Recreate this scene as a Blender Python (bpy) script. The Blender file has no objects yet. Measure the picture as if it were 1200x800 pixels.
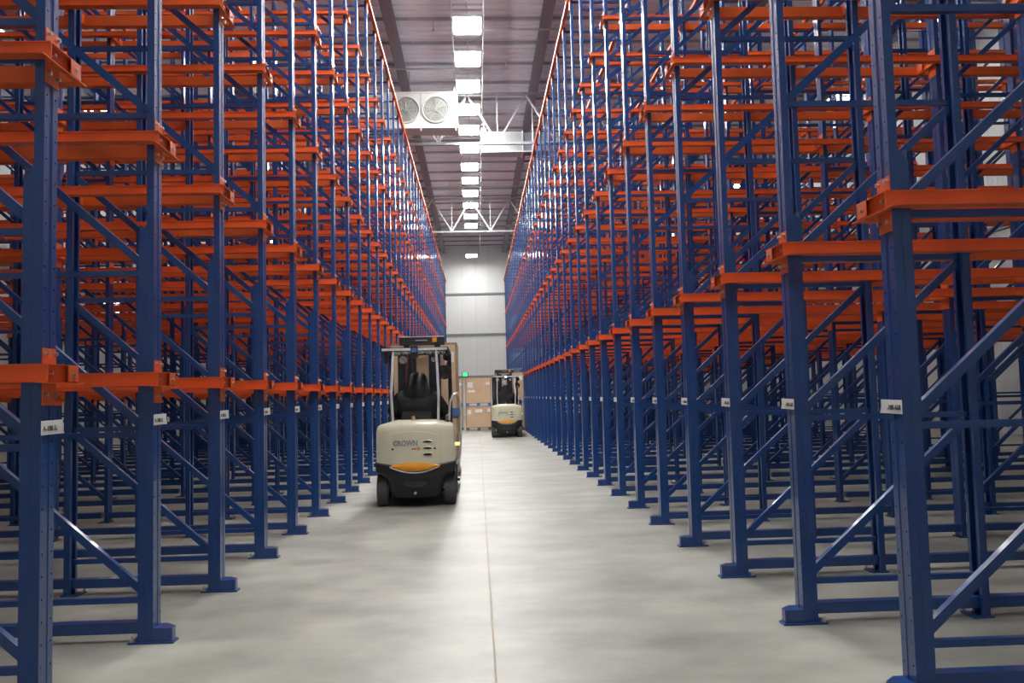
import bpy, math, random
from mathutils import Vector, Matrix
random.seed(7)
C = bpy.context.scene.collection
scene = bpy.context.scene
PI = math.pi

# ---------------------------------------------------------------- camera
F, PITCH, YAW, ROLL, EYE = 993.4, 0.0631, 0.0420, 0.0242, 1.5
def ray(u, v):
    a = (u-600)/F; b = -(v-400)/F
    c, s = math.cos(-ROLL), math.sin(-ROLL); a, b = c*a-s*b, s*a+c*b
    x, y, z = a, 1.0, b
    c, s = math.cos(PITCH), math.sin(PITCH); y, z = c*y-s*z, s*y+c*z
    c, s = math.cos(YAW), math.sin(YAW); x, y = c*x+s*y, -s*x+c*y
    return Vector((x, y, z))
cam_d = bpy.data.cameras.new('camera'); cam = bpy.data.objects.new('camera', cam_d); C.objects.link(cam)
fw = ray(600, 400); rt = ray(600+F, 400)-fw; up = ray(600, 400-F)-fw
M = Matrix((rt.normalized(), up.normalized(), -fw.normalized())).transposed().to_4x4()
M.translation = (0, 0, EYE)
cam.matrix_world = M
cam_d.sensor_width = 36; cam_d.lens = F*36/1200; cam_d.clip_start = 0.05; cam_d.clip_end = 300
scene.camera = cam

# ---------------------------------------------------------------- world, exposure
w = bpy.data.worlds.new('world'); scene.world = w; w.use_nodes = True
w.node_tree.nodes['Background'].inputs[0].default_value = (0.55, 0.62, 0.75, 1)
w.node_tree.nodes['Background'].inputs[1].default_value = 0.05
vs = scene.view_settings
vs.view_transform = 'Standard'; vs.look = 'None'; vs.gamma = 1; vs.use_curve_mapping = False
vs.exposure = 0.0
LAMP = 120.0        # radiance of the high-bay diffusers

try:
    scene.cycles.max_bounces = 7; scene.cycles.diffuse_bounces = 4; scene.cycles.glossy_bounces = 3
    scene.cycles.sample_clamp_indirect = 6; scene.cycles.use_denoising = True
except Exception: pass

# ---------------------------------------------------------------- materials
def mat(name, col, rough=0.5, metal=0.0, var=0.12, scale=8.0, bump=0.0, bscale=60, emit=None, estr=0, col2=None, coat=0, spec=None):
    m = bpy.data.materials.new(name); m.use_nodes = True
    nt = m.node_tree; b = nt.nodes['Principled BSDF']
    b.inputs['Roughness'].default_value = rough; b.inputs['Metallic'].default_value = metal
    if coat: b.inputs['Coat Weight'].default_value = coat; b.inputs['Coat Roughness'].default_value = 0.11
    if spec is not None: b.inputs['Specular IOR Level'].default_value = spec
    tc = nt.nodes.new('ShaderNodeTexCoord')
    n = nt.nodes.new('ShaderNodeTexNoise'); n.inputs['Scale'].default_value = scale; n.inputs['Detail'].default_value = 5
    nt.links.new(tc.outputs['Object'], n.inputs['Vector'])
    r = nt.nodes.new('ShaderNodeValToRGB'); r.color_ramp.elements[0].position = 0.3; r.color_ramp.elements[1].position = 0.7
    c2 = col2 or tuple(c*(1+var) for c in col)
    r.color_ramp.elements[0].color = tuple(c*(1-var) for c in col)+(1,) if not col2 else tuple(col)+(1,)
    r.color_ramp.elements[1].color = tuple(c2)+(1,)
    nt.links.new(n.outputs['Fac'], r.inputs['Fac']); nt.links.new(r.outputs['Color'], b.inputs['Base Color'])
    if bump:
        n2 = nt.nodes.new('ShaderNodeTexNoise'); n2.inputs['Scale'].default_value = bscale
        nt.links.new(tc.outputs['Object'], n2.inputs['Vector'])
        bp = nt.nodes.new('ShaderNodeBump'); bp.inputs['Strength'].default_value = bump; bp.inputs['Distance'].default_value = 0.01
        nt.links.new(n2.outputs['Fac'], bp.inputs['Height']); nt.links.new(bp.outputs['Normal'], b.inputs['Normal'])
    if emit:
        b.inputs['Emission Color'].default_value = tuple(emit)+(1,); b.inputs['Emission Strength'].default_value = estr
    return m

BLUE   = mat('blue_paint', (0.0060, 0.046, 0.185), 0.34, var=0.10, scale=3, bump=0.03, bscale=6, coat=0.7, spec=0.35)
ORANGE = mat('orange_paint', (0.66, 0.105, 0.016), 0.42, var=0.10, scale=4)
ZINC   = mat('zinc_bolt', (0.62, 0.62, 0.60), 0.3, 1.0)
TAG    = mat('white_tag', (0.80, 0.80, 0.78), 0.45, var=0.03)
INK    = mat('black_ink', (0.03, 0.03, 0.035), 0.6)
STEEL  = mat('grey_steel', (0.30, 0.31, 0.34), 0.45, 0.3)
DSTEEL = mat('dark_steel', (0.20, 0.21, 0.26), 0.5, 0.2)
PIPE   = mat('pale_pipe', (0.60, 0.62, 0.64), 0.35, 0.3)
DECK   = mat('ceiling_deck', (0.86, 0.88, 0.94), 0.4, 0.0, var=0.05, scale=0.8)
PANEL  = mat('wall_panel_metal', (0.72, 0.74, 0.73), 0.45, 0.0, var=0.03, scale=0.7)
GIRT   = mat('wall_girt', (0.22, 0.24, 0.26), 0.5)
JOIST  = mat('joist_steel', (0.34, 0.35, 0.41), 0.5)
COOL   = mat('cooler_white', (0.62, 0.63, 0.61), 0.4, var=0.03)
FANM   = mat('fan_guard', (0.26, 0.28, 0.25), 0.4, 0.2)
GALV   = mat('galvanised', (0.42, 0.44, 0.45), 0.35, 0.6)
BEIGE  = mat('beige_paint', (0.60, 0.57, 0.43), 0.30, var=0.04, scale=3, coat=0.3)
BLACK  = mat('black_plastic', (0.013, 0.014, 0.017), 0.5)
BSTEEL = mat('black_steel', (0.025, 0.027, 0.032), 0.4, 0.2)
RUBBER = mat('tyre_rubber', (0.07, 0.07, 0.072), 0.75, bump=0.3, bscale=80)
AMBER  = mat('orange_cover', (0.80, 0.33, 0.02), 0.35, var=0.05)
SILVER = mat('silver_tube', (0.72, 0.73, 0.75), 0.42, 0.25)
CARD   = mat('cardboard', (0.60, 0.42, 0.27), 0.32, var=0.10, scale=2.5, coat=0.35)
CARD2  = mat('cardboard_dark', (0.33, 0.22, 0.13), 0.6, var=0.12, scale=3)
TAPE   = mat('paper_label', (0.78, 0.77, 0.74), 0.4, var=0.04)
BPAL   = mat('blue_pallet', (0.06, 0.16, 0.38), 0.5)
WOOD   = mat('dark_pallet_wood', (0.12, 0.09, 0.06), 0.7)
JACKET = mat('black_jacket', (0.014, 0.016, 0.020), 0.75, bump=0.5, bscale=18, var=0.35)
SKIN   = mat('skin', (0.42, 0.25, 0.18), 0.55)
HAIR   = mat('hair', (0.012, 0.010, 0.010), 0.6)
GLASSB = mat('mirror_black', (0.02, 0.02, 0.02), 0.15)
LED    = mat('lamp_diffuser', (0.9, 0.9, 0.9), 0.5, emit=(1.0, 0.985, 0.965), estr=LAMP)
LEDS   = mat('side_lamp_diffuser', (0.9, 0.9, 0.9), 0.5, emit=(1.0, 0.985, 0.965), estr=LAMP*0.20)
LEDW   = mat('wall_lamp_lens', (0.9, 0.9, 0.9), 0.5, emit=(1.0, 0.98, 0.90), estr=9)
LEDB   = mat('blue_lens', (0.05, 0.1, 0.9), 0.4, emit=(0.15, 0.25, 1.0), estr=14)
LEDG   = mat('green_lens', (0.05, 0.8, 0.3), 0.4, emit=(0.03, 0.8, 0.22), estr=1.6)
LEDY   = mat('amber_lens', (0.9, 0.7, 0.2), 0.4, emit=(1.0, 0.75, 0.25), estr=1.5)
HOSE   = mat('hose_red', (0.16, 0.03, 0.035), 0.5)
RED    = mat('red_plastic', (0.5, 0.03, 0.03), 0.4)

def floor_material():
    m = bpy.data.materials.new('polished_concrete'); m.use_nodes = True
    nt = m.node_tree; b = nt.nodes['Principled BSDF']; L = nt.links.new
    tc = nt.nodes.new('ShaderNodeTexCoord')
    mp = nt.nodes.new('ShaderNodeMapping'); mp.inputs['Scale'].default_value = (0.9, 0.9, 1); L(tc.outputs['Object'], mp.inputs['Vector'])
    n1 = nt.nodes.new('ShaderNodeTexNoise'); n1.inputs['Scale'].default_value = 0.8; n1.inputs['Detail'].default_value = 8; n1.inputs['Roughness'].default_value = 0.62
    L(mp.outputs['Vector'], n1.inputs['Vector'])
    mp2 = nt.nodes.new('ShaderNodeMapping'); mp2.inputs['Scale'].default_value = (0.8, 1.3, 1); L(tc.outputs['Object'], mp2.inputs['Vector'])
    n2 = nt.nodes.new('ShaderNodeTexNoise'); n2.inputs['Scale'].default_value = 1.6; n2.inputs['Detail'].default_value = 6
    L(mp2.outputs['Vector'], n2.inputs['Vector'])
    mx = nt.nodes.new('ShaderNodeMix'); mx.inputs[0].default_value = 0.45
    L(n1.outputs['Fac'], mx.inputs[2]); L(n2.outputs['Fac'], mx.inputs[3])
    r = nt.nodes.new('ShaderNodeValToRGB'); L(mx.outputs[0], r.inputs['Fac'])
    e = r.color_ramp.elements; e[0].position = 0.39; e[0].color = (0.175, 0.178, 0.155, 1); e[1].position = 0.61; e[1].color = (0.335, 0.338, 0.295, 1)
    L(r.outputs['Color'], b.inputs['Base Color'])
    mr = nt.nodes.new('ShaderNodeMapRange'); L(mx.outputs[0], mr.inputs['Value'])
    mr.inputs['From Min'].default_value = 0.3; mr.inputs['From Max'].default_value = 0.7
    mr.inputs['To Min'].default_value = 0.38; mr.inputs['To Max'].default_value = 0.52; L(mr.outputs[0], b.inputs['Roughness'])
    return m
FLOOR = floor_material()

# ---------------------------------------------------------------- mesh builder
class MB:
    def __init__(s): s.v = []; s.f = []; s.sm = []
    def quadbox(s, P, smooth=False):
        n = len(s.v); s.v += [tuple(p) for p in P]
        for q in ((0,3,2,1),(4,5,6,7),(0,1,5,4),(1,2,6,5),(2,3,7,6),(3,0,4,7)): s.f.append(tuple(n+i for i in q))
        return s
    def box(s, x0, y0, z0, x1, y1, z1):
        if x0 > x1: x0, x1 = x1, x0
        if y0 > y1: y0, y1 = y1, y0
        if z0 > z1: z0, z1 = z1, z0
        return s.quadbox([(x0,y0,z0),(x1,y0,z0),(x1,y1,z0),(x0,y1,z0),(x0,y0,z1),(x1,y0,z1),(x1,y1,z1),(x0,y1,z1)])
    def beam(s, a, b, w, h, upv=(0,0,1)):
        a = Vector(a); b = Vector(b); d = (b-a).normalized(); u = Vector(upv)
        sd = d.cross(u)
        if sd.length < 1e-4: sd = d.cross(Vector((0,1,0)))
        sd.normalize(); uu = sd.cross(d).normalized()
        sd *= w/2; uu *= h/2
        return s.quadbox([a-sd-uu, a+sd-uu, b+sd-uu, b-sd-uu, a-sd+uu, a+sd+uu, b+sd+uu, b-sd+uu])
    def cyl(s, a, b, r, n=12, r2=None, caps=True):
        a = Vector(a); b = Vector(b); d = (b-a).normalized(); r2 = r if r2 is None else r2
        t = Vector((0,0,1)) if abs(d.z) < 0.9 else Vector((1,0,0))
        e1 = d.cross(t).normalized(); e2 = d.cross(e1).normalized(); k = len(s.v)
        for p, rr in ((a, r), (b, r2)):
            for i in range(n):
                t = 2*PI*i/n; s.v.append(tuple(p+e1*rr*math.cos(t)+e2*rr*math.sin(t)))
        for i in range(n): s.f.append((k+i, k+n+i, k+n+(i+1)%n, k+(i+1)%n))
        if caps: s.f.append(tuple(k+i for i in range(n))); s.f.append(tuple(k+n+i for i in reversed(range(n))))
        return s
    def tube(s, pts, r, n=8):
        for a, b in zip(pts[:-1], pts[1:]): s.cyl(a, b, r, n)
        return s
    def lathe(s, prof, c, axis='x', n=24):
        k = len(s.v); m = len(prof)
        for i in range(n):
            t = 2*PI*i/n
            for (h, r) in prof:
                if axis == 'x': s.v.append((c[0]+h, c[1]+r*math.cos(t), c[2]+r*math.sin(t)))
                elif axis == 'y': s.v.append((c[0]+r*math.cos(t), c[1]+h, c[2]+r*math.sin(t)))
                else: s.v.append((c[0]+r*math.cos(t), c[1]+r*math.sin(t), c[2]+h))
        for i in range(n):
            j = (i+1) % n
            for q in range(m-1): s.f.append((k+i*m+q, k+i*m+q+1, k+j*m+q+1, k+j*m+q))
        return s
    def extrude_z(s, poly, z0, z1):
        k = len(s.v); n = len(poly)
        s.v += [(x, y, z0) for x, y in poly]+[(x, y, z1) for x, y in poly]
        for i in range(n): s.f.append((k+i, k+(i+1)%n, k+n+(i+1)%n, k+n+i))
        s.f.append(tuple(k+i for i in reversed(range(n)))); s.f.append(tuple(k+n+i for i in range(n)))
        return s
    def loft(s, rings, cap0=True, cap1=True):
        k = len(s.v); n = len(rings[0])
        for r in rings: s.v += [tuple(p) for p in r]
        for j in range(len(rings)-1):
            for i in range(n): s.f.append((k+j*n+i, k+j*n+(i+1)%n, k+(j+1)*n+(i+1)%n, k+(j+1)*n+i))
        if cap0: s.f.append(tuple(k+i for i in reversed(range(n))))
        if cap1: s.f.append(tuple(k+(len(rings)-1)*n+i for i in range(n)))
        return s
    def grid(s, rows):
        k = len(s.v); n = len(rows[0])
        for r in rows: s.v += [tuple(p) for p in r]
        for j in range(len(rows)-1):
            for i in range(n-1): s.f.append((k+j*n+i, k+j*n+i+1, k+(j+1)*n+i+1, k+(j+1)*n+i))
        return s
    def ext(s, o, off=(0,0,0), sx=1):
        k = len(s.v); s.v += [(sx*x+off[0], y+off[1], z+off[2]) for x, y, z in o.v]
        s.f += [tuple(k+i for i in (reversed(f) if sx < 0 else f)) for f in o.f]; return s
    def mesh(s, name, m, sx=1, smooth=False, fix=False):
        me = bpy.data.meshes.new(name)
        V = s.v if sx > 0 else [(-x, y, z) for x, y, z in s.v]
        Fc = s.f if sx > 0 else [tuple(reversed(f)) for f in s.f]
        me.from_pydata(V, [], Fc); me.materials.append(m)
        if smooth:
            me.polygons.foreach_set('use_smooth', [True]*len(me.polygons))
            try: me.set_sharp_from_angle(angle=math.radians(35))
            except Exception: pass
        me.update()
        return me

def link(name, me, parent=None, loc=(0,0,0), rot=None):
    o = bpy.data.objects.new(name, me); C.objects.link(o); o.location = loc
    if rot: o.rotation_euler = rot
    if parent: o.parent = parent
    return o
def thing(name, label, cat, loc=(0,0,0), rotz=0, group=None):
    o = bpy.data.objects.new(name, None); C.objects.link(o); o.empty_display_size = 0.1
    o.location = loc; o.rotation_euler = (0,0,rotz); tag(o, label, cat, group); return o
def tag(o, label, cat, group=None):
    o['label'] = label; o['category'] = cat
    if group: o['group'] = group
    elif 'group' in o: del o['group']
    return o
def struct(o): o['kind'] = 'structure'; return o
def copy_tree(o, parent=None):
    c = o.copy(); C.objects.link(c); c.parent = parent
    for ch in o.children: copy_tree(ch, c)
    return c
def text_mesh(name, s, size, m, extrude=0.0006, bold=0.0):
    cu = bpy.data.curves.new(name, 'FONT'); cu.body = s; cu.size = size; cu.align_x = 'CENTER'; cu.align_y = 'CENTER'
    cu.extrude = extrude; cu.offset = bold; cu.resolution_u = 3
    t = bpy.data.objects.new(name, cu); C.objects.link(t)
    dg = bpy.context.evaluated_depsgraph_get()
    me = bpy.data.meshes.new_from_object(t.evaluated_get(dg))
    bpy.data.objects.remove(t); me.materials.clear(); me.materials.append(m); me.name = name
    return me
_B = ['', 'first', 'second', 'third', 'fourth', 'fifth', 'sixth', 'seventh', 'eighth', 'ninth', 'tenth', 'eleventh', 'twelfth', 'thirteenth', 'fourteenth', 'fifteenth', 'sixteenth', 'seventeenth', 'eighteenth', 'nineteenth']
ORD = ['nearest']+_B[2:]+['twentieth']+['twenty-'+q for q in _B[1:10]]+['thirtieth']+['thirty-'+q for q in _B[1:10]]+['fortieth']

# ---------------------------------------------------------------- dimensions
ZC = 12.7                      # ceiling
HX, Y0, Y1 = 15.6, -6.0, 63.4   # half width, near wall, far wall
XA = {-1: 2.069, 1: 2.042}      # aisle face of the racks
YA = {-1: 4.12, 1: 4.017}
S = 1.3985
NK = 40
LV = {-1: [1.704, 3.274, 4.834, 6.415, 7.991], 1: [2.455, 4.833, 7.193]}
TOP = 9.56
DX = 2.667                     # spacing of frames into the rack
ND = 4
FD = 1.22                      # frame depth
PW = 0.13                      # post depth along the aisle
DEPTH = DX*(ND-1)+FD

# ---------------------------------------------------------------- room shell
fl = struct(link('floor', MB().box(-HX-.3, Y0-.3, -0.3, HX+.3, Y1+.3, -0.012).mesh('floor', GIRT)))
JX = 0.065
for a, b in ((-HX-.3, -10.6), (-10.592, JX-.006), (JX+.006, 10.592), (10.6, HX+.3)):
    ys = [Y0-.3, 14.2, 34.6, Y1+.3]
    for c, d in zip(ys[:-1], ys[1:]):
        link('concrete_slab', MB().box(a, c+.003, -0.012, b, d-.003, 0).mesh('concrete_slab', FLOOR), fl)
JOINT = mat('joint_sealant', (0.30, 0.25, 0.18), 0.7)
link('joint_sealant', MB().box(JX-.006, Y0, -0.012, JX+.006, Y1, -0.0015).mesh('joint_sealant', JOINT), fl)

# far wall: insulated metal panels between girts
def wall_panels(name, x0, x1, horizontal_axis, const, thick, girts, pw=1.03):
    root = struct(bpy.data.objects.new(name, None)); C.objects.link(root)
    n = int(round((x1-x0)/pw)); pw = (x1-x0)/n; zs = [0]+girts+[ZC]
    for z0, z1 in zip(zs[:-1], zs[1:]):
        h = z1-z0
        b = MB()
        if horizontal_axis == 'x':
            b.box(.004, 0, .01, pw-.004, thick, h-.01)
            for q in (.27, .5, .73): b.box(pw*q-.03, -.006 if thick > 0 else .006, .01, pw*q+.03, 0, h-.01)
        else:
            b.box(0, .004, .01, thick, pw-.004, h-.01)
            for q in (.27, .5, .73): b.box(-.006 if thick > 0 else .006, pw*q-.03, .01, 0, pw*q+.03, h-.01)
        me = b.mesh('wall_panel', PANEL)
        for i in range(n):
            link('wall_panel', me, root, (x0+i*pw, const, z0) if horizontal_axis == 'x' else (const, x0+i*pw, z0))
    for z in girts:
        b = MB()
        if horizontal_axis == 'x': b.box(x0, const-.09*(1 if thick > 0 else -1), z-.07, x1, const+thick*.5, z+.07)
        else: b.box(const-.09*(1 if thick > 0 else -1), x0, z-.07, const+thick*.5, x1, z+.07)
        link('girt', b.mesh('girt', GIRT), root)
    b = MB()
    if horizontal_axis == 'x': b.box(x0, const+thick, 0, x1, const+thick*2, ZC)
    else: b.box(const+thick, x0, 0, const+2*thick, x1, ZC)
    link('backing', b.mesh('backing', GIRT), root)
    return root
wall_panels('wall_far', -HX, HX, 'x', Y1, 0.1, [2.95, 6.1, 9.15])
wall_panels('wall_near', -HX, HX, 'x', Y0, -0.1, [6.1], pw=3.1)
wall_panels('wall_left', Y0, Y1, 'y', -HX, -0.1, [6.1])
wall_panels('wall_right', Y0, Y1, 'y', HX, 0.1, [6.1])

# ceiling: corrugated deck, ribs crossing the aisle
b = MB(); rows = []; y = Y0
while y < Y1+.1:
    for dy, z in ((0, 0), (.20, 0), (.235, .05), (.315, .05), (.35, 0)):
        rows.append([(-HX-.2, y+dy, ZC+z), (HX+.2, y+dy, ZC+z)])
    y += .35
b.grid(rows)
ce = struct(link('ceiling', b.mesh('ceiling', DECK)))
link('roof_skin', MB().box(-HX-.3, Y0-.3, ZC+.08, HX+.3, Y1+.3, ZC+.2).mesh('roof_skin', GIRT), ce)
jm = MB().box(-HX, -.022, ZC-.09, HX, .022, ZC-.002).mesh('joist', JOIST)
jy = [9.0+1.72*i for i in range(-8, 32)]
for yy in jy:
    if Y0 < yy < Y1-.3: link('joist', jm, ce, (0, yy, 0))
for x in (-13.2, -8.2, -2.32, 2.24, 8.2, 13.2):   # long I-girders running down the hall
    g = MB().box(x-.14, Y0, ZC-.13, x+.14, Y1, ZC-.10).box(x-.02, Y0, ZC-.40, x+.02, Y1, ZC-.13).box(x-.14, Y0, ZC-.43, x+.14, Y1, ZC-.40)
    link('girder', g.mesh('girder', DSTEEL), ce)
link('conduit', MB().cyl((0.39, Y0, 12.1), (0.39, Y1, 12.1), .022, 8).mesh('conduit', PIPE), ce)
link('conduit', MB().cyl((-0.52, Y0, 12.4), (-0.52, Y1, 12.4), .02, 8).mesh('conduit', PIPE), ce)
for yy, x0, x1, z in ((20.3, -2.2, 6, 12.2), (24.0, .5, 6.0, 12.1), (26.9, -6, -.5, 12.1), (34.4, -6, 6, 12.1), (42.5, -6, 6, 12.1), (52.5, -6, 6, 12.1)):
    link('cross_pipe', MB().cyl((x0, yy, z), (x1, yy, z), .03, 8).mesh('cross_pipe', GALV), ce)
dm = MB().cyl((0, 0, 0), (0, 0, -.28), .016, 6).cyl((0, 0, -.28), (0, 0, -.33), .035, 8).mesh('sprinkler_drop', GALV)
for x, yy in ((-1.05, 24.0), (1.15, 24.0), (-1.05, 20.3), (1.15, 26.9), (-1.2, 34.4), (1.2, 34.4), (-1.2, 42.5), (1.2, 42.5), (1.2, 52.5), (-1.2, 52.5)):
    link('sprinkler_drop', dm, ce, (x, yy, 12.4))

# trusses
def truss(yy, label):
    t = thing('roof_truss', label, 'truss', (0, yy, 10.4))
    link('bottom_chord', MB().box(-HX, -.06, -.02, HX, .06, .07).mesh('bottom_chord', STEEL), t)
    link('top_chord', MB().box(-HX, -.06, 1.78, HX, .06, 1.87).mesh('top_chord', STEEL), t)
    xs = [-1.2+2.1*i for i in range(-6, 8)]
    d = MB().beam((0, 0, .05), (1.05, 0, 1.8), .06, .06).mesh('web_member', GALV)
    e = MB().beam((0, 0, .05), (-1.05, 0, 1.8), .06, .06).mesh('web_member', GALV)
    v = MB().beam((0, 0, .05), (0, 0, 1.8), .035, .035).mesh('web_post', GALV)
    for x in xs:
        link('web_member', d, t, (x, 0, 0)); link('web_member', e, t, (x, 0, 0)); link('web_post', v, t, (x, 0, 0))
    return t
truss(13.6, 'grey steel roof truss above the top of the picture, nearest the camera')
truss(29.6, 'grey steel roof truss crossing the aisle right behind the two-fan air cooler')
truss(45.7, 'grey steel roof truss crossing the aisle farther back, below the farthest lamps')

# ---------------------------------------------------------------- high-bay lamps
lampy = [23.55, 25.95, 28.3, 30.64, 33.06, 35.62, 38.47, 40.95, 43.59, 46.37, 49.28, 52.04, 60.4]
hous = MB().box(-.40, -.56, .03, .40, .56, .10).box(-.10, -.2, .10, .10, .2, .17).mesh('lamp_housing', COOL)
diff = MB().box(-.37, -.53, 0, .37, .53, .03).mesh('diffuser', LED)
hang = MB().cyl((0, -.3, .17), (0, -.3, .58), .012, 6).cyl((0, .3, .17), (0, .3, .58), .012, 6).mesh('hanger', PIPE)
diff2 = diff.copy(); diff2.materials.clear(); diff2.materials.append(LEDS)
def lamp(x, y, label, group=None, z=12.0, dm_=None):
    t = thing('ceiling_lamp', label, 'lamp', (x, y, z), 0, group)
    link('lamp_housing', hous, t); link('diffuser', dm_ or diff, t); link('hanger', hang, t)
for i, y in enumerate(lampy):
    lamp(-.07-.004*(y-23), y, 'lit white panel lamp over the aisle, farthest one just before the end wall' if i == 12 else
         'lit white panel lamp over the aisle, %s from the top edge of the photo' % ('first' if i == 0 else ORD[i]), z=12.0 if i < 12 else 11.52)
y = 21.1; n_ = 0
while y > 1:
    lamp(-.07, y, 'white panel lamp above the top of the picture, %s back from the visible row' % ('first' if n_ == 0 else ORD[n_]), 'lamps above the picture'); y -= 2.45; n_ += 1
for sx in (-1, 1):
    y = 4.0; n_ = 0
    while y < 62:
        lamp(sx*13.45, y, 'white panel lamp over the outer aisle behind the %s rack, %s along' % ('left' if sx < 0 else 'right', ORD[n_]), 'outer aisle lamps %s' % ('left' if sx < 0 else 'right'), dm_=diff2); y += 6.5; n_ += 1

# ---------------------------------------------------------------- racks
def perforated_face(z0, z1, pitch, holes_y):
    """aisle face at x=0 from y=0..PW with hexagonal holes and a rolled groove; outward normal -x"""
    b = MB(); strips = [(0.0, .048), (.082, PW)]
    hr = .0065; n = int((z1-z0)/pitch); hh = (z1-z0)/n
    for (ya, yb), hy in zip(strips, holes_y):
        for i in range(n):
            za = z0+i*hh; zb = za+hh; zc = (za+zb)/2; k = len(b.v)
            outer = [(yb, zc), (yb, zb), (ya, zb), (ya, zc), (ya, za), (yb, za)]
            inner = [(hy+hr*math.cos(a), zc+hr*math.sin(a)) for a in (0, PI/3, 2*PI/3, PI, 4*PI/3, 5*PI/3)]
            b.v += [(0, p, q) for p, q in outer]+[(0, p, q) for p, q in inner]+[(.012, p, q) for p, q in inner]
            for j in range(6):
                l = (j+1) % 6
                b.f.append((k+j, k+6+j, k+6+l, k+l)); b.f.append((k+6+j, k+12+j, k+12+l, k+6+l))
            b.f.append(tuple(k+12+j for j in reversed(range(6))))
    g = .004
    for (p, q) in (((.048, 0), (.054, g)), ((.054, g), (.076, g)), ((.076, g), (.082, 0))):
        k = len(b.v); b.v += [(p[1], p[0], z0), (q[1], q[0], z0), (q[1], q[0], z1), (p[1], p[0], z1)]; b.f.append((k, k+3, k+2, k+1))
    return b
def post_mb(face=True, holes=True, z0=.012, z1=9.5, th=.004, px=.047):
    b = MB()
    if holes: b.ext(perforated_face(z0, z1, .105, (.022, .108)))
    else: b.box(0, 0, z0, th, .048, z1).box(.007, .048, z0, .010, .082, z1).box(0, .082, z0, th, PW, z1)
    b.box(.0005, 0, z0, px, th, z1).box(.0005, PW-th, z0, px, PW, z1)
    b.box(px-th, th, z0, px, .03, z1).box(px-th, PW-.03, z0, px, PW-th, z1)
    return b
def stiff_mb():
    b = MB(); x0, x1 = .048, .096
    P = lambda y0, y1, xa, xb: b.quadbox([(xa,y0,.012),(xb,y0,.012),(xb,y1,.012),(xa,y1,.012),(xa,y0,2.66),(xb,y0,2.60),(xb,y1,2.60),(xa,y1,2.66)])
    P(0, .004, x0, x1); P(PW-.004, PW, x0, x1); P(.004, PW-.004, x1-.004, x1)
    return b
ZS = [.26+1.045*i for i in range(9)]
def strut_mb(z): return MB().box(.05, .045, z-.018, FD-.05, .085, z+.018)
def diag_mb(z): 
    b = MB(); b.beam((.06, .065, z+.03), (FD-.06, .065, z+1.0), .04, .048)
    return b
def rot180(mb):   # mirror a part about the frame's middle (front post -> rear post)
    o = MB(); o.v = [(FD-x, y, z) for x, y, z in mb.v]; o.f = [tuple(reversed(f)) for f in mb.f]; return o
def foot_mb():
    b = MB().extrude_z([(-.118, .0), (.0, .0), (.0, PW), (-.05, PW), (-.118, .06)], .012, .092)
    return b
def plate_mb(front=True):
    b = MB()
    if front: b.extrude_z([(-.135, -.02), (.15, -.02), (.15, PW+.02), (-.05, PW+.02), (-.135, .07)], 0, .012)
    else: b.box(FD-.12, -.01, 0, FD+.02, PW+.01, .012)
    return b
def bolt_mb(x, y): return MB().cyl((x, y, .012), (x, y, .05), .008, 6).cyl((x, y, .014), (x, y, .026), .016, 6)
AL = .30      # arm length along the aisle
def bracket_mb(z):  # z = top of the rails
    b = MB()
    b.box(-.005, .0, z-.20, -.0005, PW, z+.075)
    b.box(-.010, -.0, z-.085, -.005, AL, z)
    b.box(-.030, .0, z-.003, -.0102, AL, z-.0003); b.box(-.034, -.085, z-.093, -.0052, AL+.07, z-.0892)
    b.box(-.032, .20, z-.083, -.028, AL, z-.003)
    return b
def bracket_bolts(z):
    b = MB()
    for yy, zz in ((.022, z+.05), (.108, z+.05), (.022, z-.15), (.108, z-.15)): b.cyl((-.005, yy, zz), (-.022, yy, zz), .011, 6)
    b.cyl((-.010, .06, z-.045), (-.024, .06, z-.045), .010, 6).cyl((-.032, .25, z-.045), (-.042, .25, z-.045), .010, 6)
    return b
def mirror_bracket(mb): return rot180(mb)

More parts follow.
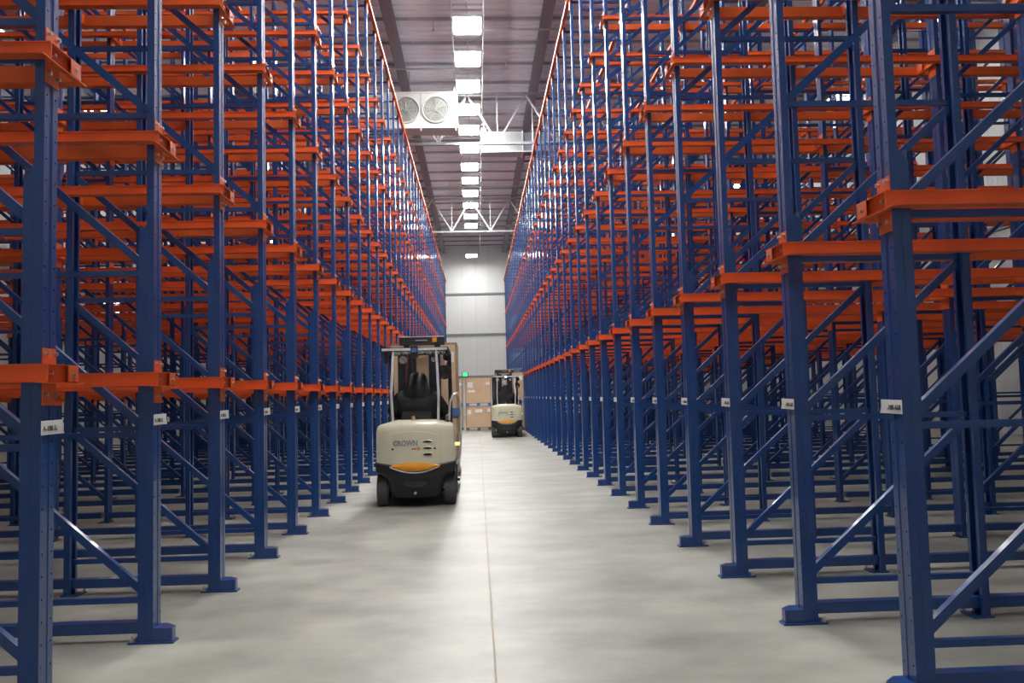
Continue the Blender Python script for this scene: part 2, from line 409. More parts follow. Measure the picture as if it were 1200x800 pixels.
MESH = {}
def getm(key, fn, m, sx, smooth=False):
    k = (key, sx)
    if k not in MESH: MESH[k] = fn().mesh(key.split('#')[0], m, sx, smooth)
    return MESH[k]
tagL = text_mesh('tag_text', 'A-108-586', .036, INK, bold=.0006)
tagR = text_mesh('tag_text', 'M-108-668', .036, INK, bold=.0006)
def full_frame(sx, label, group=None, first=True, tagged=True, beam=True, fine=True):
    t = thing('upright_frame', label, 'rack frame', (0,0,0), 0, group)
    pm = getm('post', lambda: post_mb(holes=True) if fine else post_mb(holes=False), BLUE, sx) if fine else getm('post#plain', lambda: post_mb(holes=False), BLUE, sx)
    link('post', pm, t)
    link('post', getm('post#rear', lambda: rot180(post_mb(holes=False)), BLUE, sx), t)
    if first: link('post_stiffener', getm('post_stiffener', stiff_mb, BLUE, sx), t)
    f = link('foot', getm('foot', foot_mb if first else (lambda: plate_mb(False)), BLUE, sx) if first else getm('base_plate#a', lambda: rot180(plate_mb(False)), BLUE, sx), t)
    if not first: f.name = 'base_plate'
    if first:
        link('base_plate', getm('base_plate', plate_mb, BLUE, sx), t)
    link('base_plate', getm('base_plate#rear', lambda: plate_mb(False), BLUE, sx), t)
    link('anchor_bolt', getm('anchor_bolt', lambda: bolt_mb(.13, .0) , ZINC, sx), t)
    link('anchor_bolt', getm('anchor_bolt#r', lambda: bolt_mb(FD-.10, .145), ZINC, sx), t)
    for i, z in enumerate(ZS):
        link('strut', getm('strut#%d' % i, lambda: strut_mb(z), BLUE, sx), t)
        if i < 8: link('diagonal_brace', getm('diagonal_brace#%d' % i, lambda: diag_mb(z), BLUE, sx), t)
    link('strut', getm('strut#top', lambda: strut_mb(9.42), BLUE, sx), t)
    xe = DX if beam else FD-.1
    link('base_beam', getm('base_beam#%d' % beam, lambda: MB().box(.10, .035, .055, xe, .115, .125), BLUE, sx), t)
    for i, z in enumerate(LV[sx]):
        br = link('arm_bracket', getm('arm_bracket#%d' % i, lambda: bracket_mb(z), ORANGE, sx), t)
        if fine and first: link('bolt', getm('bolt#%d' % i, lambda: bracket_bolts(z), ZINC, sx), br)
        link('arm_bracket', getm('arm_bracket#r%d' % i, lambda: mirror_bracket(bracket_mb(z)), ORANGE, sx), t)
    if tagged:
        # curled paper tag on the aisle face
        def tg():
            b = MB(); rows = []
            for zz in (1.363, 1.397, 1.431):
                rows.append([(-.004-(.012*(q/6.)**3), -.006+.2*q/6.*(1.0 if zz < 1.38 else .93), zz+(.003*q/6)) for q in range(7)])
            b.grid(rows); b.grid([[(x+.0015, y, z) for x, y, z in r] for r in rows]); return b
        tgo = link('location_tag', getm('location_tag', tg, TAG, sx), t); 
        tx = link('tag_text', tagL if sx < 0 else tagR, tgo, (0.0075 if sx < 0 else -.0075, .085, 1.393))
        # text plane: reading direction towards +y on the left rack, -y on the right
        tx.rotation_euler = (PI/2, 0, PI/2) if sx < 0 else (PI/2, 0, -PI/2)
        tx.rotation_euler[2] += (-.02 if sx < 0 else .02)
    return t
def merged_frame_mb(sx, first, beam):
    b = MB(); P = MB().box(0, 0, .012, .004, PW, 9.5).box(.004, 0, .012, .047, .004, 9.5).box(.004, PW-.004, .012, .047, PW, 9.5)
    b.ext(P); b.ext(rot180(P))
    if first: b.ext(stiff_mb()); b.ext(foot_mb())
    b.ext(plate_mb(first)); b.ext(plate_mb(False))
    for i, z in enumerate(ZS):
        b.ext(strut_mb(z))
        if i < 8: b.ext(diag_mb(z))
    b.ext(strut_mb(9.42)); b.box(.10, .035, .055, DX if beam else FD-.1, .115, .125)
    return b
def merged_brackets_mb(sx):
    b = MB()
    for z in LV[sx]:
        b.ext(bracket_mb(z)); b.ext(rot180(bracket_mb(z)))
    return b
def two_mat_mesh(name, A, ma, B, mb_, sx):
    c = MB(); c.ext(A); n = len(c.f); c.ext(B); me = c.mesh(name, ma, sx); me.materials.append(mb_)
    me.polygons.foreach_set('material_index', [0]*n+[1]*(len(c.f)-n)); return me

SIDE = {-1: 'left', 1: 'right'}
ROWD = ['row along the aisle', 'second row in', 'third row in', 'innermost row']
FULL = [16, 9, 4, 0]
leftover = MB(); leftover_o = MB(); nfr = 0
for sx in (-1, 1):
    protos = {}
    for d in range(ND):
        for k in range(NK):
            x = sx*(XA[sx]+d*DX); y = YA[sx]+S*k
            if d == 3 and k >= 28:      # past the 300 frames that show largest: joined
                leftover.ext(merged_frame_mb(sx, False, False), (x, y, 0), sx) if True else None
                leftover_o.ext(merged_brackets_mb(sx), (x, y, 0), sx)
                continue
            nfr += 1
            lab = 'blue upright frame, %s rack, %s, %s counting away from the camera' % (SIDE[sx], ROWD[d], ORD[k]); grp = '%s of the %s rack' % (ROWD[d], SIDE[sx])
            if k < FULL[d]:
                key = (d > 0, d == 0)
                if key not in protos:
                    t = full_frame(sx, lab, grp, first=(d == 0), tagged=(d == 0), beam=True, fine=True); protos[key] = t
                else:
                    t = copy_tree(protos[key]); tag(t, lab, 'rack frame', grp)
                t.location = (x, y, 0)
                if d == 0 and k > 5:    # tag text is too small to show
                    for c in list(t.children):
                        if c.name.startswith('location_tag'):
                            for c2 in list(c.children): bpy.data.objects.remove(c2)
            else:
                mk = ('mf', sx, d == 0, d < ND-1)
                if mk not in MESH:
                    MESH[mk] = two_mat_mesh('upright_frame', merged_frame_mb(sx, d == 0, d < ND-1), BLUE, merged_brackets_mb(sx), ORANGE, sx)
                o = link('upright_frame', MESH[mk], None, (x, y, 0)); tag(o, lab, 'rack frame', grp)
                if d == 0:
                    mk = ('ft', sx)
                    if mk not in MESH: MESH[mk] = MB().box(-.006, -.006, 1.363, -.004, .19, 1.431).mesh('location_tag', TAG, sx)
                    link('location_tag', MESH[mk], o)
c = MB(); c.ext(leftover); n = len(c.f); c.ext(leftover_o); me = c.mesh('rack_frames', BLUE); me.materials.append(ORANGE)
me.polygons.foreach_set('material_index', [0]*n+[1]*(len(c.f)-n))
o = link('upright_frames', me); o['kind'] = 'stuff'; tag(o, 'blue upright frames deep inside both racks near the end wall', 'rack frames')

# pallet rails
def rail_mb(near):
    b = MB(); L = DEPTH+.03
    if near: b.box(-.032, -.005, -.085, L, 0, 0).box(-.032, -.085, -.089, L, -.0005, -.0852).box(-.032, -.012, -.006, L, -.0052, -.0005)
    else: b.box(-.032, AL+.001, -.085, L, AL+.006, 0).box(-.032, AL+.0015, -.089, L, AL+.07, -.0852).box(-.032, AL+.0062, -.006, L, AL+.012, -.0005)
    return b
RM = {(sx, nr): rail_mb(nr).mesh('pallet_rail', ORANGE, sx) for sx in (-1, 1) for nr in (True, False)}
KR = {-1: 17, 1: 21}
rest = MB()
LN = ['lowest', 'second', 'third', 'fourth', 'fifth']
for sx in (-1, 1):
    for i, z in enumerate(LV[sx]):
        for k in range(NK):
            for nr in (True, False):
                x, y = sx*XA[sx], YA[sx]+S*k
                if k < KR[sx]:
                    o = link('pallet_rail', RM[(sx, nr)], None, (x, y, z))
                    tag(o, 'orange pallet rail, %s rack, %s level, %s side of the %s frame' % (SIDE[sx], LN[i], 'camera' if nr else 'far', ORD[k]), 'rail')
                else: rest.ext(rail_mb(nr), (x, y, z), sx)
o = link('pallet_rails', rest.mesh('pallet_rails', ORANGE)); o['kind'] = 'stuff'
tag(o, 'orange pallet rails on all levels in the far parts of both racks', 'rails')

# top tie beams along the aisle with a bracket over each post
for sx in (-1, 1):
    for j, xo in enumerate((-.02, FD+.02, DX-.02, 2*DX-.02)):
        x = sx*(XA[sx]+xo)
        t = thing('top_tie_beam', 'orange tie beam along the top of the %s rack, %s' % (SIDE[sx], ['over the aisle posts', 'over the back posts of the aisle frames', 'over the second row of frames', 'over the third row of frames'][j]), 'beam', (x, YA[sx], TOP-.07))
        link('beam', MB().box(-.035, -.1, 0, .035, S*(NK-1)+.35, .07).mesh('beam', ORANGE), t)
        if j == 0:
            bm = MB().box(-.004, -.01, -.21, .004, PW+.01, .0).box(-.03, 0, -.06, .03, .006, 0).box(-.03, PW-.006, -.06, .03, PW, 0).mesh('bracket', ORANGE)
            for k in range(NK): link('bracket', bm, t, (sx*.012, S*k, 0))

# ---------------------------------------------------------------- air coolers on the ceiling
def cooler(x0, x1, y, z0, z1, dep, fans, label, dark_end=None):
    t = thing('air_cooler', label, 'air cooler', ((x0+x1)/2, y, z0))
    W = (x1-x0)/2; H = z1-z0
    link('casing', MB().box(-W, 0, 0, W, dep, H).box(-W-.02, -.03, -.03, W+.02, 0.03, .03).box(-W-.02, -.02, H-.03, W+.02, .03, H+.02).mesh('casing', COOL), t)
    for fx in fans:
        cx = fx-(x0+x1)/2; fz = H*.5
        g = MB().lathe([(0, .465), (-.06, .465), (-.07, .445), (-.05, .42), (0, .42)], (cx, 0, fz), 'y', 32)
        f = link('fan_shroud', g.mesh('fan_shroud', COOL, smooth=True), t)
        gg = MB()
        for r in (.08, .14, .20, .26, .32, .38):
            k = [(cx+r*math.cos(a*PI/12), -.055, fz+r*math.sin(a*PI/12)) for a in range(25)]
            gg.tube(k, .005, 4)
        for a in range(6): gg.cyl((cx, -.05, fz), (cx+.41*math.cos(a*PI/3), -.05, fz+.41*math.sin(a*PI/3)), .006, 4)
        link('fan_grille', gg.mesh('fan_grille', PIPE), f)
        bl = MB()
        for a in range(5):
            A = a*2*PI/5
            pts = []
            for (r, da, yy) in ((.07, -.3, -.005), (.37, -.35, -.015), (.38, .35, -.04), (.07, .35, -.03)):
                pts.append((cx+r*math.cos(A+da), yy, fz+r*math.sin(A+da)))
            q = [(p[0], p[1]+.004, p[2]) for p in pts]
            bl.quadbox(pts+q)
        bl.cyl((cx, 0, fz), (cx, -.045, fz), .08, 14)
        link('fan_blades', bl.mesh('fan_blades', FANM), f)
        link('fan_disc', MB().cyl((cx, -.001, fz), (cx, .002, fz), .42, 28).mesh('fan_disc', FANM), f)
    hg = MB()
    for hx in (-W+.1, 0, W-.1): hg.cyl((hx, dep*.5, H), (hx, dep*.5, 12.6-z0), .015, 6)
    link('hanger_rods', hg.mesh('hanger_rods', GALV), t)
    dv = MB()
    for q in range(1, len(fans)):
        m = (fans[q-1]+fans[q])/2-(x0+x1)/2; dv.box(m-.02, -.012, -.12, m+.02, 0, H)
    dv.box(W-.08, -.012, -.12, W-.04, 0, 0)
    link('divider', dv.mesh('divider', GALV), t)
    return t
cooler(-3.72, -.47, 28.0, 10.52, 11.72, .9, [-3.2, -2.2, -1.2], 'white ceiling air cooler with round fans left of the lamp row')
t = thing('air_duct', 'pale ribbed air unit under the second half of the truss, right of the lamps', 'air duct', (1.25, 31.2, 10.62))
link('casing', MB().box(-.93, 0, 0, .62, .8, .74).mesh('casing', GALV), t)
rb = MB()
for i in range(18): rb.box(-.70+i*.075, -.02, .05, -.68+i*.075, 0, .69)
link('fins', rb.mesh('fins', GALV), t)
link('end_frame', MB().box(-.93, -.05, -.06, -.72, 0, .85).box(.62, -.02, -.05, .66, .8, .78).mesh('end_frame', COOL), t)
link('side_duct', MB().box(.66, .1, .02, 1.6, .7, .72).mesh('side_duct', DSTEEL), t)
link('support_rail', MB().box(-.95, -.04, -.05, 1.05, 0, -.01).mesh('support_rail', PIPE), t)
link('hanger_rods', MB().cyl((-.8, .4, .74), (-.8, .4, 1.98), .015, 6).cyl((1.03, -.02, -.05), (1.03, -.02, 1.98), .028, 6).mesh('hanger_rods', PIPE), t)

# ---------------------------------------------------------------- wall lamps seen through the racks
for sx, yy, z, n, hw, hh in ((-1, 35.8, 5.9, 'left', 1.5, .45), (1, 33.0, 6.35, 'right', .8, .2)):
    t = thing('wall_lamp', 'bright white lamp on the %s side wall, glimpsed through the rack' % n, 'lamp', (sx*(HX-.12), yy, z))
    link('lamp_housing', MB().box(-.06, -hw, -hh, 0, hw, hh).mesh('lamp_housing', COOL), t); link('lens', MB().box(.001, -hw+.05, -hh+.03, .03, hw-.05, hh-.03).mesh('lens', LEDW, -1 if sx > 0 else 1), t)
    link('mounting_bracket', MB().box(0, -.1, -.05, sx*.12, .1, .05).mesh('mounting_bracket', GALV), t)
# green safety light on the end wall
t = thing('safety_light', 'small glowing green light on the end wall above the cartons', 'light', (-.90, Y1-.17, 3.12))
link('housing', MB().box(-.26, -.02, -.16, .26, .05, .16).mesh('housing', GIRT), t)
link('lens', MB().box(-.16, -.06, -.12, .16, -.02, .12).mesh('lens', LEDG), t)

# ---------------------------------------------------------------- people (seated drivers)
def skin_body(name, verts, edges, radii, m, parent, root=0, sub=2):
    me = bpy.data.meshes.new(name); me.from_pydata(verts, edges, []); me.materials.append(m)
    o = link(name, me, parent)
    md = o.modifiers.new('skin', 'SKIN'); md.use_smooth_shade = True
    for i, r in enumerate(radii):
        sv = me.skin_vertices[0].data[i]; sv.radius = r if isinstance(r, tuple) else (r, r); sv.use_root = (i == root)
    sb = o.modifiers.new('sub', 'SUBSURF'); sb.levels = sub; sb.render_levels = sub
    return o
def driver(label, loc):
    t = thing('person', label, 'person', loc); t.scale = (1.12, 1, 1)
    V = [(0,0,0),(0,.0,.16),(0,-.02,.34),(0,-.01,.50),(0,.01,.60),(0,.05,.66),(0,.07,.73)]
    E_ = [(0,1),(1,2),(2,3),(3,4),(4,5),(5,6)]; R_ = [(.25,.19),(.275,.20),(.285,.20),(.22,.15),(.085,.08),(.088,.10),(.075,.09)]
    for s in (-1, 1):
        n = len(V)
        V += [(s*.22,0,.43),(s*.345,.04,.22),(s*.22,.30,.20),(s*.14,.42,.24)]
        E_ += [(3,n),(n,n+1),(n+1,n+2),(n+2,n+3)]; R_ += [.105,.095,.065,.036]
        n = len(V)
        V += [(s*.11,.10,-.01),(s*.17,.50,.0),(s*.16,.58,-.34),(s*.16,.72,-.38)]
        E_ += [(0,n),(n,n+1),(n+1,n+2),(n+2,n+3)]; R_ += [.12,.085,.06,(.045,.05)]
    body = skin_body('body', V, E_, R_, JACKET, t)
    # hood pushed up round the head, open at the face
    rings = []
    for (z, y, rx, ry) in ((.44,-.05,.24,.12),(.52,-.055,.20,.14),(.60,-.045,.15,.145),(.67,-.015,.132,.148),(.74,.015,.118,.135),(.79,.05,.085,.10),(.815,.065,.03,.04)):
        rings.append([(rx*math.cos(a*PI/10), y+ry*math.sin(a*PI/10), z) for a in range(20)])
    link('hood', MB().loft(rings, False, True).mesh('hood', JACKET, smooth=True), t)
    fc = MB(); rings = []
    for (z, y, rx, ry) in ((.54,.11,.03,.03),(.57,.13,.055,.05),(.62,.135,.066,.055),(.68,.135,.068,.055),(.73,.125,.060,.05)):
        rings.append([(rx*math.cos(a*PI/8), y+ry*math.sin(a*PI/8), z) for a in range(16)])
    fc.loft(rings); f = link('face', fc.mesh('face', SKIN, smooth=True), t)
    link('nose', MB().quadbox([(-.014,.18,.612),(.014,.18,.612),(.008,.21,.616),(-.008,.21,.616),(-.008,.18,.665),(.008,.18,.665),(.005,.192,.66),(-.005,.192,.66)]).mesh('nose', SKIN), f)
    link('eyes', MB().cyl((-.028,.175,.668),(-.028,.190,.668),.010,8).cyl((.028,.175,.668),(.028,.190,.668),.010,8).mesh('eyes', HAIR), f)
    link('mouth', MB().box(-.022,.175,.588,.022,.190,.594).mesh('mouth', RED), f)
    for s in (-1, 1):
        hv = [(s*.14,.42,.24),(s*.135,.475,.25)]; he = [(0,1)]; hr = [.032,(.040,.022)]
        for q, (dx, ln) in enumerate(((-.027,.05),(-.009,.058),(.009,.055),(.027,.045))):
            n = len(hv); hv += [(s*.135+dx,.50,.252),(s*.135+dx*1.05,.50+ln*.55,.245),(s*.135+dx*1.05,.50+ln*.6,.245-ln*.6)]
            he += [(1,n),(n,n+1),(n+1,n+2)]; hr += [.0105,.0095,.008]
        n = len(hv); hv += [(s*.105,.46,.235),(s*.095,.495,.222)]; he += [(1,n),(n,n+1)]; hr += [.012,.009]
        skin_body('hand', hv, he, hr, SKIN, t, sub=1)
    return t

# ---------------------------------------------------------------- forklifts
def plan(hw, yb, bulge, yf, n=15, ex=4):
    """closed outline: rounded rear face towards -y, straight front"""
    P = []
    for i in range(n):
        q = -1+2*i/(n-1); q = math.sin(q*PI/2)
        P.append((hw*q, yb+bulge*abs(q)**ex))
    P += [(hw, yf), (0, yf), (-hw, yf)]
    return P
def rear_y(x, hw=.535, bulge=.12, yb=0.0, ex=4): return yb+bulge*abs(min(1, abs(x)/hw))**ex
def forklift(label, loc):
    t = thing('forklift', label, 'forklift', loc)
    A = lambda name, mb, m, p=None, sm=False: link(name, mb.mesh(name, m, 1, sm), p or t)
    # beige counterweight
    rings = []
    for z, hw, yb in ((.50,.515,.02),(.54,.530,.0),(.62,.535,-.004),(.85,.535,.0),(1.02,.532,.008),(1.08,.525,.018),(1.105,.512,.035),(1.122,.485,.07)):
        rings.append([(x, y, z+(.05*(1-(x/.54)**2) if z > 1.0 else 0)+(-.0 if z > .6 else .05*(1-min(1, (x/.42)**2))*0)) for x, y in plan(hw, yb, .12, .62)])
    rings.append([(x*.6, .25+(y-.25)*.55, 1.188) for x, y in plan(.45, .1, .12, .62)])
    cw = A('counterweight', MB().loft(rings), BEIGE, sm=True)
    # raised rear panel with arched top
    rows = []
    for j in range(9):
        row = []
        for i in range(17):
            x = -.315+.63*i/16; top = 1.035-.05*(x/.315)**2; bot = .60+.0*x; z = bot+(top-bot)*j/8
            row.append((x, rear_y(x)-.010, z))
        rows.append(row)
    g = MB().grid(rows)
    for r_, s_ in ((rows[-1], 1), (rows[0], -1)):
        g.grid([r_, [(x, y+.03, z+s_*.004) for x, y, z in r_]] if s_ < 0 else [[(x, y+.03, z+.004) for x, y, z in r_], r_][::-1])
    for e in (0, -1):
        col = [r[e] for r in rows]; g.grid([col, [(x+(.004 if e else -.004), y+.03, z) for x, y, z in col]])
    A('rear_panel', g, BEIGE, cw)
    # vents
    for zc in (.895, .808, .722):
        v = MB(); ou = [(.175+.073*math.cos(a*PI/12), rear_y(.175)-.016, zc+.024*math.sin(a*PI/12)) for a in range(24)]
        inn = [(.175+.060*math.cos(a*PI/12), rear_y(.175)-.022, zc+.015*math.sin(a*PI/12)) for a in range(24)]
        bk = [(p[0], p[1]+.014, p[2]) for p in inn]
        vo = A('vent', MB().loft([bk[::-1], [(p[0], p[1]+.02, p[2]) for p in ou][::-1]] , True, True), BLACK, cw)
        vo = None
        A('vent_rim', MB().loft([[(p[0], p[1]+.012, p[2]) for p in ou], ou, inn, [(p[0], p[1]+.012, p[2]) for p in inn]], False, False), BEIGE, cw)
        A('vent_slot', MB().loft([[(p[0], p[1]+.008, p[2]) for p in inn], [(p[0], p[1]+.009, p[2]) for p in inn]], True, True), BLACK, cw)
    for x in (-.30, .275): A('plug', MB().cyl((x, rear_y(x)-.02, .80), (x, rear_y(x)+.01, .80), .015, 12), BLACK, cw)
    lt = link('lettering', text_mesh('lettering', 'CROWN', .100, DSTEEL, .002, .003), cw, (-.125, -.013, .875), (PI/2, 0, 0)); lt.scale = (.86, 1, 1)
    A('badge', MB().cyl((.055, -.013, .80), (.055, -.004, .80), .026, 14), AMBER, cw)
    A('badge_stripe', MB().box(-.04, -.014, .792, .02, -.004, .806), RED, cw)
    # orange crescent under the panel
    rows = []
    for j in range(5):
        row = []
        for i in range(17):
            q = -1+2*i/16; x = .345*q; top = .615-.045*q*q; bot = .49+.08*q*q
            if abs(q) > .999: top = bot = .57
            z = bot+(top-bot)*j/4
            row.append((x, rear_y(x)-.022-.012*math.sin(j/4*PI), z))
        rows.append(row)
    k = MB().grid(rows); k.grid([rows[-1], [(x, .1, z) for x, y, z in rows[-1]]]); k.grid([[(x, .1, z) for x, y, z in rows[0]], rows[0]])
    A('orange_cover', k, AMBER, sm=True)
    # black lower bumper: shoulders over the wheels, belly between
    rings = []
    for z, hw, yb in ((.115,.27,.10),(.14,.33,.055),(.24,.365,.02),(.34,.375,-.01),(.40,.40,-.03),(.45,.47,-.035),(.485,.54,-.03),(.555,.555,-.02),(.575,.545,.0)):
        rings.append([(x, y, z+(.05*(abs(x)/.55)**2 if z > .5 else 0)-(.045*(1-min(1, (x/.33)**2)) if z > .5 else 0)) for x, y in plan(hw, yb, .13, .66)])
    bp = A('bumper', MB().loft(rings), BLACK, sm=True)
    ov = [(.155*math.cos(a*PI/12), -.035, .33+.05*math.sin(a*PI/12)) for a in range(24)]
    A('recess', MB().loft([[(x, y+.05, z) for x, y, z in ov], ov, [(x*.8, y+.004, .33+(z-.33)*.7) for x, y, z in ov]], False, True), BSTEEL, bp)
    A('tow_pin', MB().cyl((0, .02, .2), (0, -.03, .2), .018, 12), ZINC, bp)
    lip = [(.34*(-1+2*i/14), rear_y(.34*(-1+2*i/14))-.045, .475+.085*(-1+2*i/14)**2) for i in range(15)]
    A('bumper_lip', MB().tube(lip, .008, 6), STEEL, bp)
    for s in (-1, 1):
        for zz in (.25, .29): A('axle_end', MB().cyl((s*.36, .2, zz), (s*.40, .2, zz), .012, 8), ZINC)
    # wheels
    def wheel(x, y, r, w):
        h = w/2
        wo = A('wheel', MB().lathe([(-h, r*.55), (-h, r*.93), (-h*.85, r), (h*.85, r), (h, r*.93), (h, r*.55)], (x, y, r), 'x', 28), RUBBER, sm=True)
        A('hub', MB().cyl((x-h*.8, y, r), (x+h*.8, y, r), r*.56, 18).cyl((x-h, y, r), (x+h, y, r), r*.2, 12), GIRT, wo)
    for s in (-1, 1): wheel(s*.465, .36, .235, .155); wheel(s*.44, 1.62, .29, .19)
    # chassis, battery hood, floor plate, seat
    A('chassis', MB().box(-.40, .66, .14, .40, 1.85, .52).box(-.53, .62, .42, .53, 1.30, .52).box(-.53, .66, .22, .53, 1.25, .30), BSTEEL)
    A('battery_hood', MB().box(-.48, .62, .52, .48, 1.12, .98), BEIGE)
    A('floor_plate', MB().box(-.46, 1.12, .50, .46, 1.75, .55), BSTEEL)
    A('side_panel', MB().box(.485, .62, .30, .53, 1.15, .95), GALV); A('side_panel', MB().box(-.53, .62, .30, -.485, 1.15, .95), GALV)
    st = A('seat', MB().box(-.25, .66, .98, .25, 1.10, 1.06), BLACK)
    A('seat_back', MB().quadbox([(-.24,.50,1.04),(.24,.50,1.04),(.24,.60,1.04),(-.24,.60,1.04),(-.20,.46,1.30),(.20,.46,1.30),(.20,.54,1.30),(-.20,.54,1.30)]), BLACK, st)
    A('dashboard', MB().quadbox([(-.42,1.42,.55),(.42,1.42,.55),(.42,1.72,.55),(-.42,1.72,.55),(-.36,1.52,1.28),(.36,1.52,1.28),(.36,1.70,1.28),(-.36,1.70,1.28)]), BLACK)
    sw = A('steering_wheel', MB().tube([(.16*math.cos(a*PI/10), 1.24+.11*math.sin(a*PI/10), 1.25-.08*math.sin(a*PI/10)*-1) for a in range(21)], .012, 6), BLACK)
    A('steering_column', MB().cyl((0, 1.24, 1.25), (0, 1.52, 1.05), .025, 8), BLACK, sw)
    # overhead guard
    gd = A('overhead_guard', MB().box(-.47, .28, 2.15, .47, .33, 2.205).box(-.47, 1.42, 2.15, .47, 1.47, 2.205).box(-.47, .28, 2.15, -.42, 1.47, 2.205).box(.42, .28, 2.15, .47, 1.47, 2.205), BSTEEL)
    for i in range(7):
        x = -.36+.12*i; A('guard_slat', MB().beam((x, .33, 2.18), (x+.02, 1.42, 2.18), .075, .03), COOL, gd)
    for s in (-1, 1):
        A('guard_post', MB().tube([(s*.315, .26, 1.12), (s*.33, .22, 1.55), (s*.31, .27, 2.0), (s*.30, .30, 2.19)], .019, 8), SILVER, gd, True)
        A('guard_post', MB().tube([(s*.44, 1.68, .9), (s*.45, 1.60, 1.6), (s*.45, 1.44, 2.17)], .03, 8), BSTEEL, gd, True)
    A('rear_bar', MB().box(-.46, .262, 2.16, .46, .279, 2.195), SILVER, gd)
    lb = A('work_light', MB().box(-.05, .2, 2.06, .05, .3, 2.22), BSTEEL, gd)
    lb['label'] = 'blue spotlight housing'
    A('lens', MB().box(-.035, .19, 2.13, .035, .2, 2.19), LEDB if loc[1] > 20 else BPAL, lb)
    # mast, carriage, forks
    ms = A('mast', MB().box(-.29, 1.92, .08, -.20, 2.06, 2.36).box(.20, 1.92, .08, .29, 2.06, 2.36).box(-.36, 1.90, 2.34, .36, 2.06, 2.47).box(-.25, 1.94, .5, .25, 2.02, .6).box(-.2, 1.98, .08, -.10, 2.05, 2.3).box(.10, 1.98, .08, .2, 2.05, 2.3).box(-.40, 2.06, .3, -.29, 2.075, 2.2), BSTEEL)
    A('top_rail', MB().box(-.36, 1.885, 2.462, .36, 1.90, 2.475), SILVER, ms)
    A('data_plate', MB().box(.17, 1.885, 2.38, .24, 1.90, 2.45), AMBER, ms)
    A('data_plate', MB().box(-.10, 1.885, 2.40, .09, 1.90, 2.42), STEEL, ms)
    A('lift_cylinder', MB().cyl((-.17, 1.9, .2), (-.17, 1.9, 2.2), .03, 10).cyl((.17, 1.9, .2), (.17, 1.9, 2.2), .03, 10), BSTEEL, ms)
    A('hose', MB().tube([(-.24, 1.86, .9), (-.26, 1.84, 1.4), (-.25, 1.86, 1.9), (-.22, 1.9, 2.3)], .011, 6), HOSE, ms)
    A('carriage', MB().box(-.45, 2.08, .35, .45, 2.14, .45).box(-.45, 2.08, .75, .45, 2.14, .85).box(-.45, 2.08, .35, -.40, 2.14, 1.35).box(.40, 2.08, .35, .45, 2.14, 1.35).box(-.45, 2.08, 1.31, .45, 2.14, 1.35), BSTEEL, ms)
    for s in (-1, 1): A('fork', MB().box(s*.28-.06, 2.14, .13, s*.28+.06, 2.18, .80).box(s*.28-.06, 2.14, .10, s*.28+.06, 3.2, .145), BSTEEL, ms)
    # mirrors and lamps around the guard
    mr = A('round_mirror', MB().lathe([(0, .001), (-.02, .085), (0, .105), (.03, .09), (.05, .001)], (.405, .45, 1.85), 'y', 22), GLASSB, sm=True)
    A('mirror_arm', MB().tube([(.40, .5, 1.85), (.44, .7, 1.95), (.45, 1.0, 2.16)], .012, 6), BSTEEL, mr)
    mr = A('round_mirror', MB().lathe([(0, .001), (-.02, .045), (0, .058), (.03, .05), (.05, .001)], (.445, .45, 2.07), 'y', 18), GLASSB, sm=True)
    A('mirror_arm', MB().cyl((.445, .48, 2.07), (.445, .5, 2.16), .01, 6), BSTEEL, mr)
    A('rear_lamp', MB().box(-.44, .33, 1.98, -.38, .40, 2.15), BLACK)
    A('front_lamp', MB().lathe([(0, .001), (-.01, .05), (0, .06), (.06, .04), (.07, .001)], (-.27, 1.5, 2.08), 'y', 16), COOL, sm=True)
    A('front_lamp', MB().lathe([(0, .001), (-.01, .03), (0, .035), (.04, .03), (.05, .001)], (.20, 1.5, 2.08), 'y', 12), COOL, sm=True)
    A('warning_knob', MB().cyl((-.03, .25, 1.17), (-.03, .25, 1.24), .035, 12, .02), CARD2)
    # right hand side: grab rail, step and amber lamp
    A('grab_rail', MB().tube([(.44, .75, .95), (.47, .75, 1.42), (.52, .75, 1.53), (.57, .78, 1.55), (.61, .85, 1.48), (.62, .95, 1.2), (.615, 1.0, .9), (.59, 1.05, .6), (.54, 1.1, .5)], .017, 8), SILVER, sm=True)
    A('side_lamp', MB().box(.54, .60, .80, .60, .66, .84), LEDY)
    A('step', MB().box(.53, 1.12, .24, .585, 1.45, .28).box(.53, 1.12, .28, .55, 1.45, .5), BSTEEL)
    A('console', MB().box(.27, .45, 1.06, .46, 1.0, 1.16), BLACK)
    return t
T1 = (-.875, 11.7, 0); T2 = (1.025, 30.2, 0)
forklift('nearer beige electric forklift driving down the left of the aisle, seen from behind', T1)
driver('driver in a black hooded jacket sitting on the nearer forklift, back to camera', (T1[0], T1[1]+.80, 1.06))
t2 = forklift('farther small beige forklift near the right rack with a blue spotlight', T2)
driver('driver in dark clothes on the farther forklift with the blue spotlight', (T2[0], T2[1]+.80, 1.06))

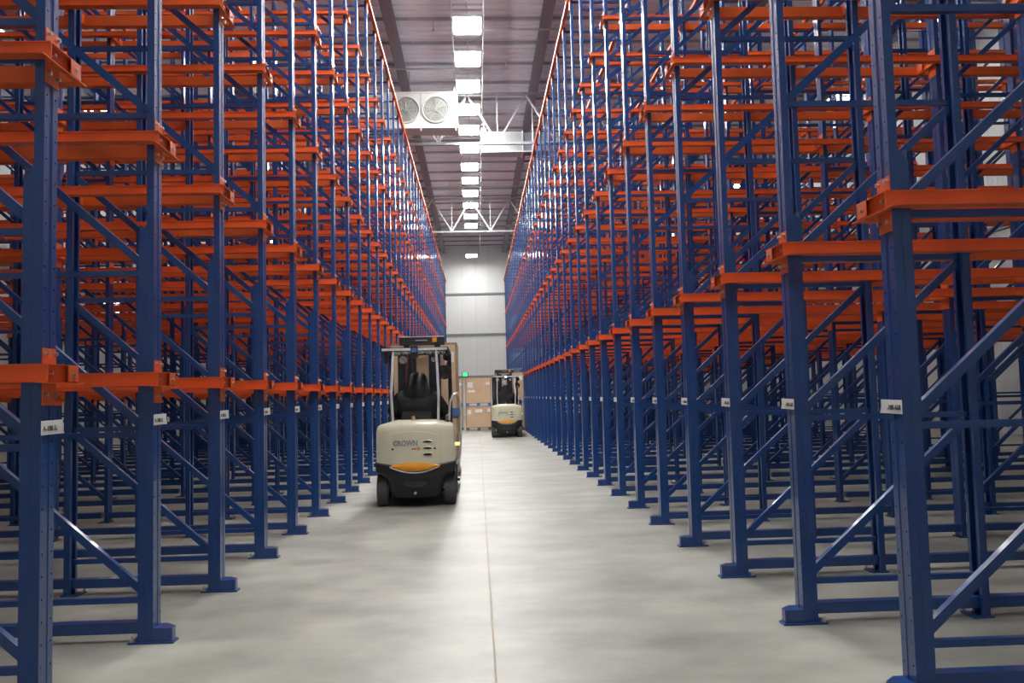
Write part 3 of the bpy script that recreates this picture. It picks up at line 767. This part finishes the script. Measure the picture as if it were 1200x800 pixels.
# ---------------------------------------------------------------- pallets and cartons
def pallet(label, loc, m, w=1.12, d=1.12, h=.13, group=None):
    t = thing('pallet', label, 'pallet', loc, 0, group)
    db = MB().box(-w/2, -.05, h-.02, w/2, .05, h).mesh('deck_board', m)
    for i in range(7): link('deck_board', db, t, (0, .05+i*(d-.1)/6, 0))
    blk = MB().box(-.07, 0, .02, .07, .14, h-.02).mesh('block', m)
    for x in (-w/2+.07, 0, w/2-.07):
        for yy in (0, d/2-.07, d-.14): link('block', blk, t, (x, yy, 0))
    bb = MB().box(-.05, 0, 0, .05, d, .02).mesh('bottom_board', m)
    for x in (-w/2+.05, 0, w/2-.05): link('bottom_board', bb, t, (x, 0, 0))
    return t
def carton(label, loc, w=1.10, d=1.05, h=1.05, labels=((-.3,.75,.12,.16),(.05,.62,.2,.08)), tilt=0, group=None):
    t = thing('cardboard_box', label, 'box', loc, tilt, group)
    b = MB(); r = .02
    P = [(-w/2+r, 0), (w/2-r, 0), (w/2, r), (w/2, d-r), (w/2-r, d), (-w/2+r, d), (-w/2, d-r), (-w/2, r)]
    b.extrude_z(P, 0, h-.006)
    link('carton_body', b.mesh('carton_body', CARD), t)
    fl_ = MB().box(-w/2+.01, .01, h-.006, w/2-.01, d/2-.004, h).box(-w/2+.01, d/2+.004, h-.006, w/2-.01, d-.01, h)
    link('top_flap', fl_.mesh('top_flap', CARD), t)
    link('edge_strip', MB().box(-w/2-.004, -.004, 0, -w/2+.03, .03, h).box(w/2-.03, -.004, 0, w/2+.004, .03, h).box(-w/2, -.004, h-.03, w/2, .02, h+.003).mesh('edge_strip', CARD2), t)
    for (lx, lz, lw, lh) in labels:
        link('paper_label', MB().box(lx, -.006, lz*h, lx+lw, 0.001, lz*h+lh).mesh('paper_label', TAPE), t)
    return t
# load on the nearer forklift
def load(T, who, dx=0):
    y = T[1]+2.22; T = (T[0]+dx, T[1], 0)
    pallet('dark wooden pallet on the forks of the %s forklift, lowest of its load' % who, (T[0], y, .146), WOOD)
    carton('tall cardboard carton on the %s forklift, lower one of its load' % who, (T[0], y+.02, .277), h=.90, labels=((.28,.10,.2,.2),(-.3,.6,.15,.12)))
    pallet('blue pallet between the two cartons of the %s forklift' % who, (T[0], y, .178+1.0+.002), BPAL)
    carton('tall cardboard carton on the %s forklift, upper one of its load' % who, (T[0], y+.02, 1.312), h=1.07, labels=((.36,.70,.14,.17),(-.3,.6,.15,.12)))
load(T1, 'nearer')
load(T2, 'farther', .2)
for i, (x, nm) in enumerate(((-1.22, 'left stack behind the nearer forklift'), (0.03, 'middle stack right of the nearer forklift'), (1.28, 'stack behind the farther forklift'))):
    yy = 37.3+(.0 if i else .15)
    pallet('dark pallet on the floor under the %s' % nm, (x, yy, 0), WOOD)
    carton('big brown cardboard carton, lower of the %s' % nm, (x, yy+.02, .131), w=1.12, h=.93, labels=((-.48,.62,.16,.2),(-.15,.70,.32,.14),(.38,.72,.14,.14)))
    pallet('blue pallet between the cartons of the %s' % nm, (x, yy, 1.063), BPAL)
    carton('big brown cardboard carton, upper of the %s' % nm, (x, yy+.02, 1.194), w=1.12, h=1.12, labels=((-.46,.60,.22,.24),(-.44,.42,.30,.10),(.33,.70,.18,.12)))
print('frames', nfr, 'objects', len(scene.objects))
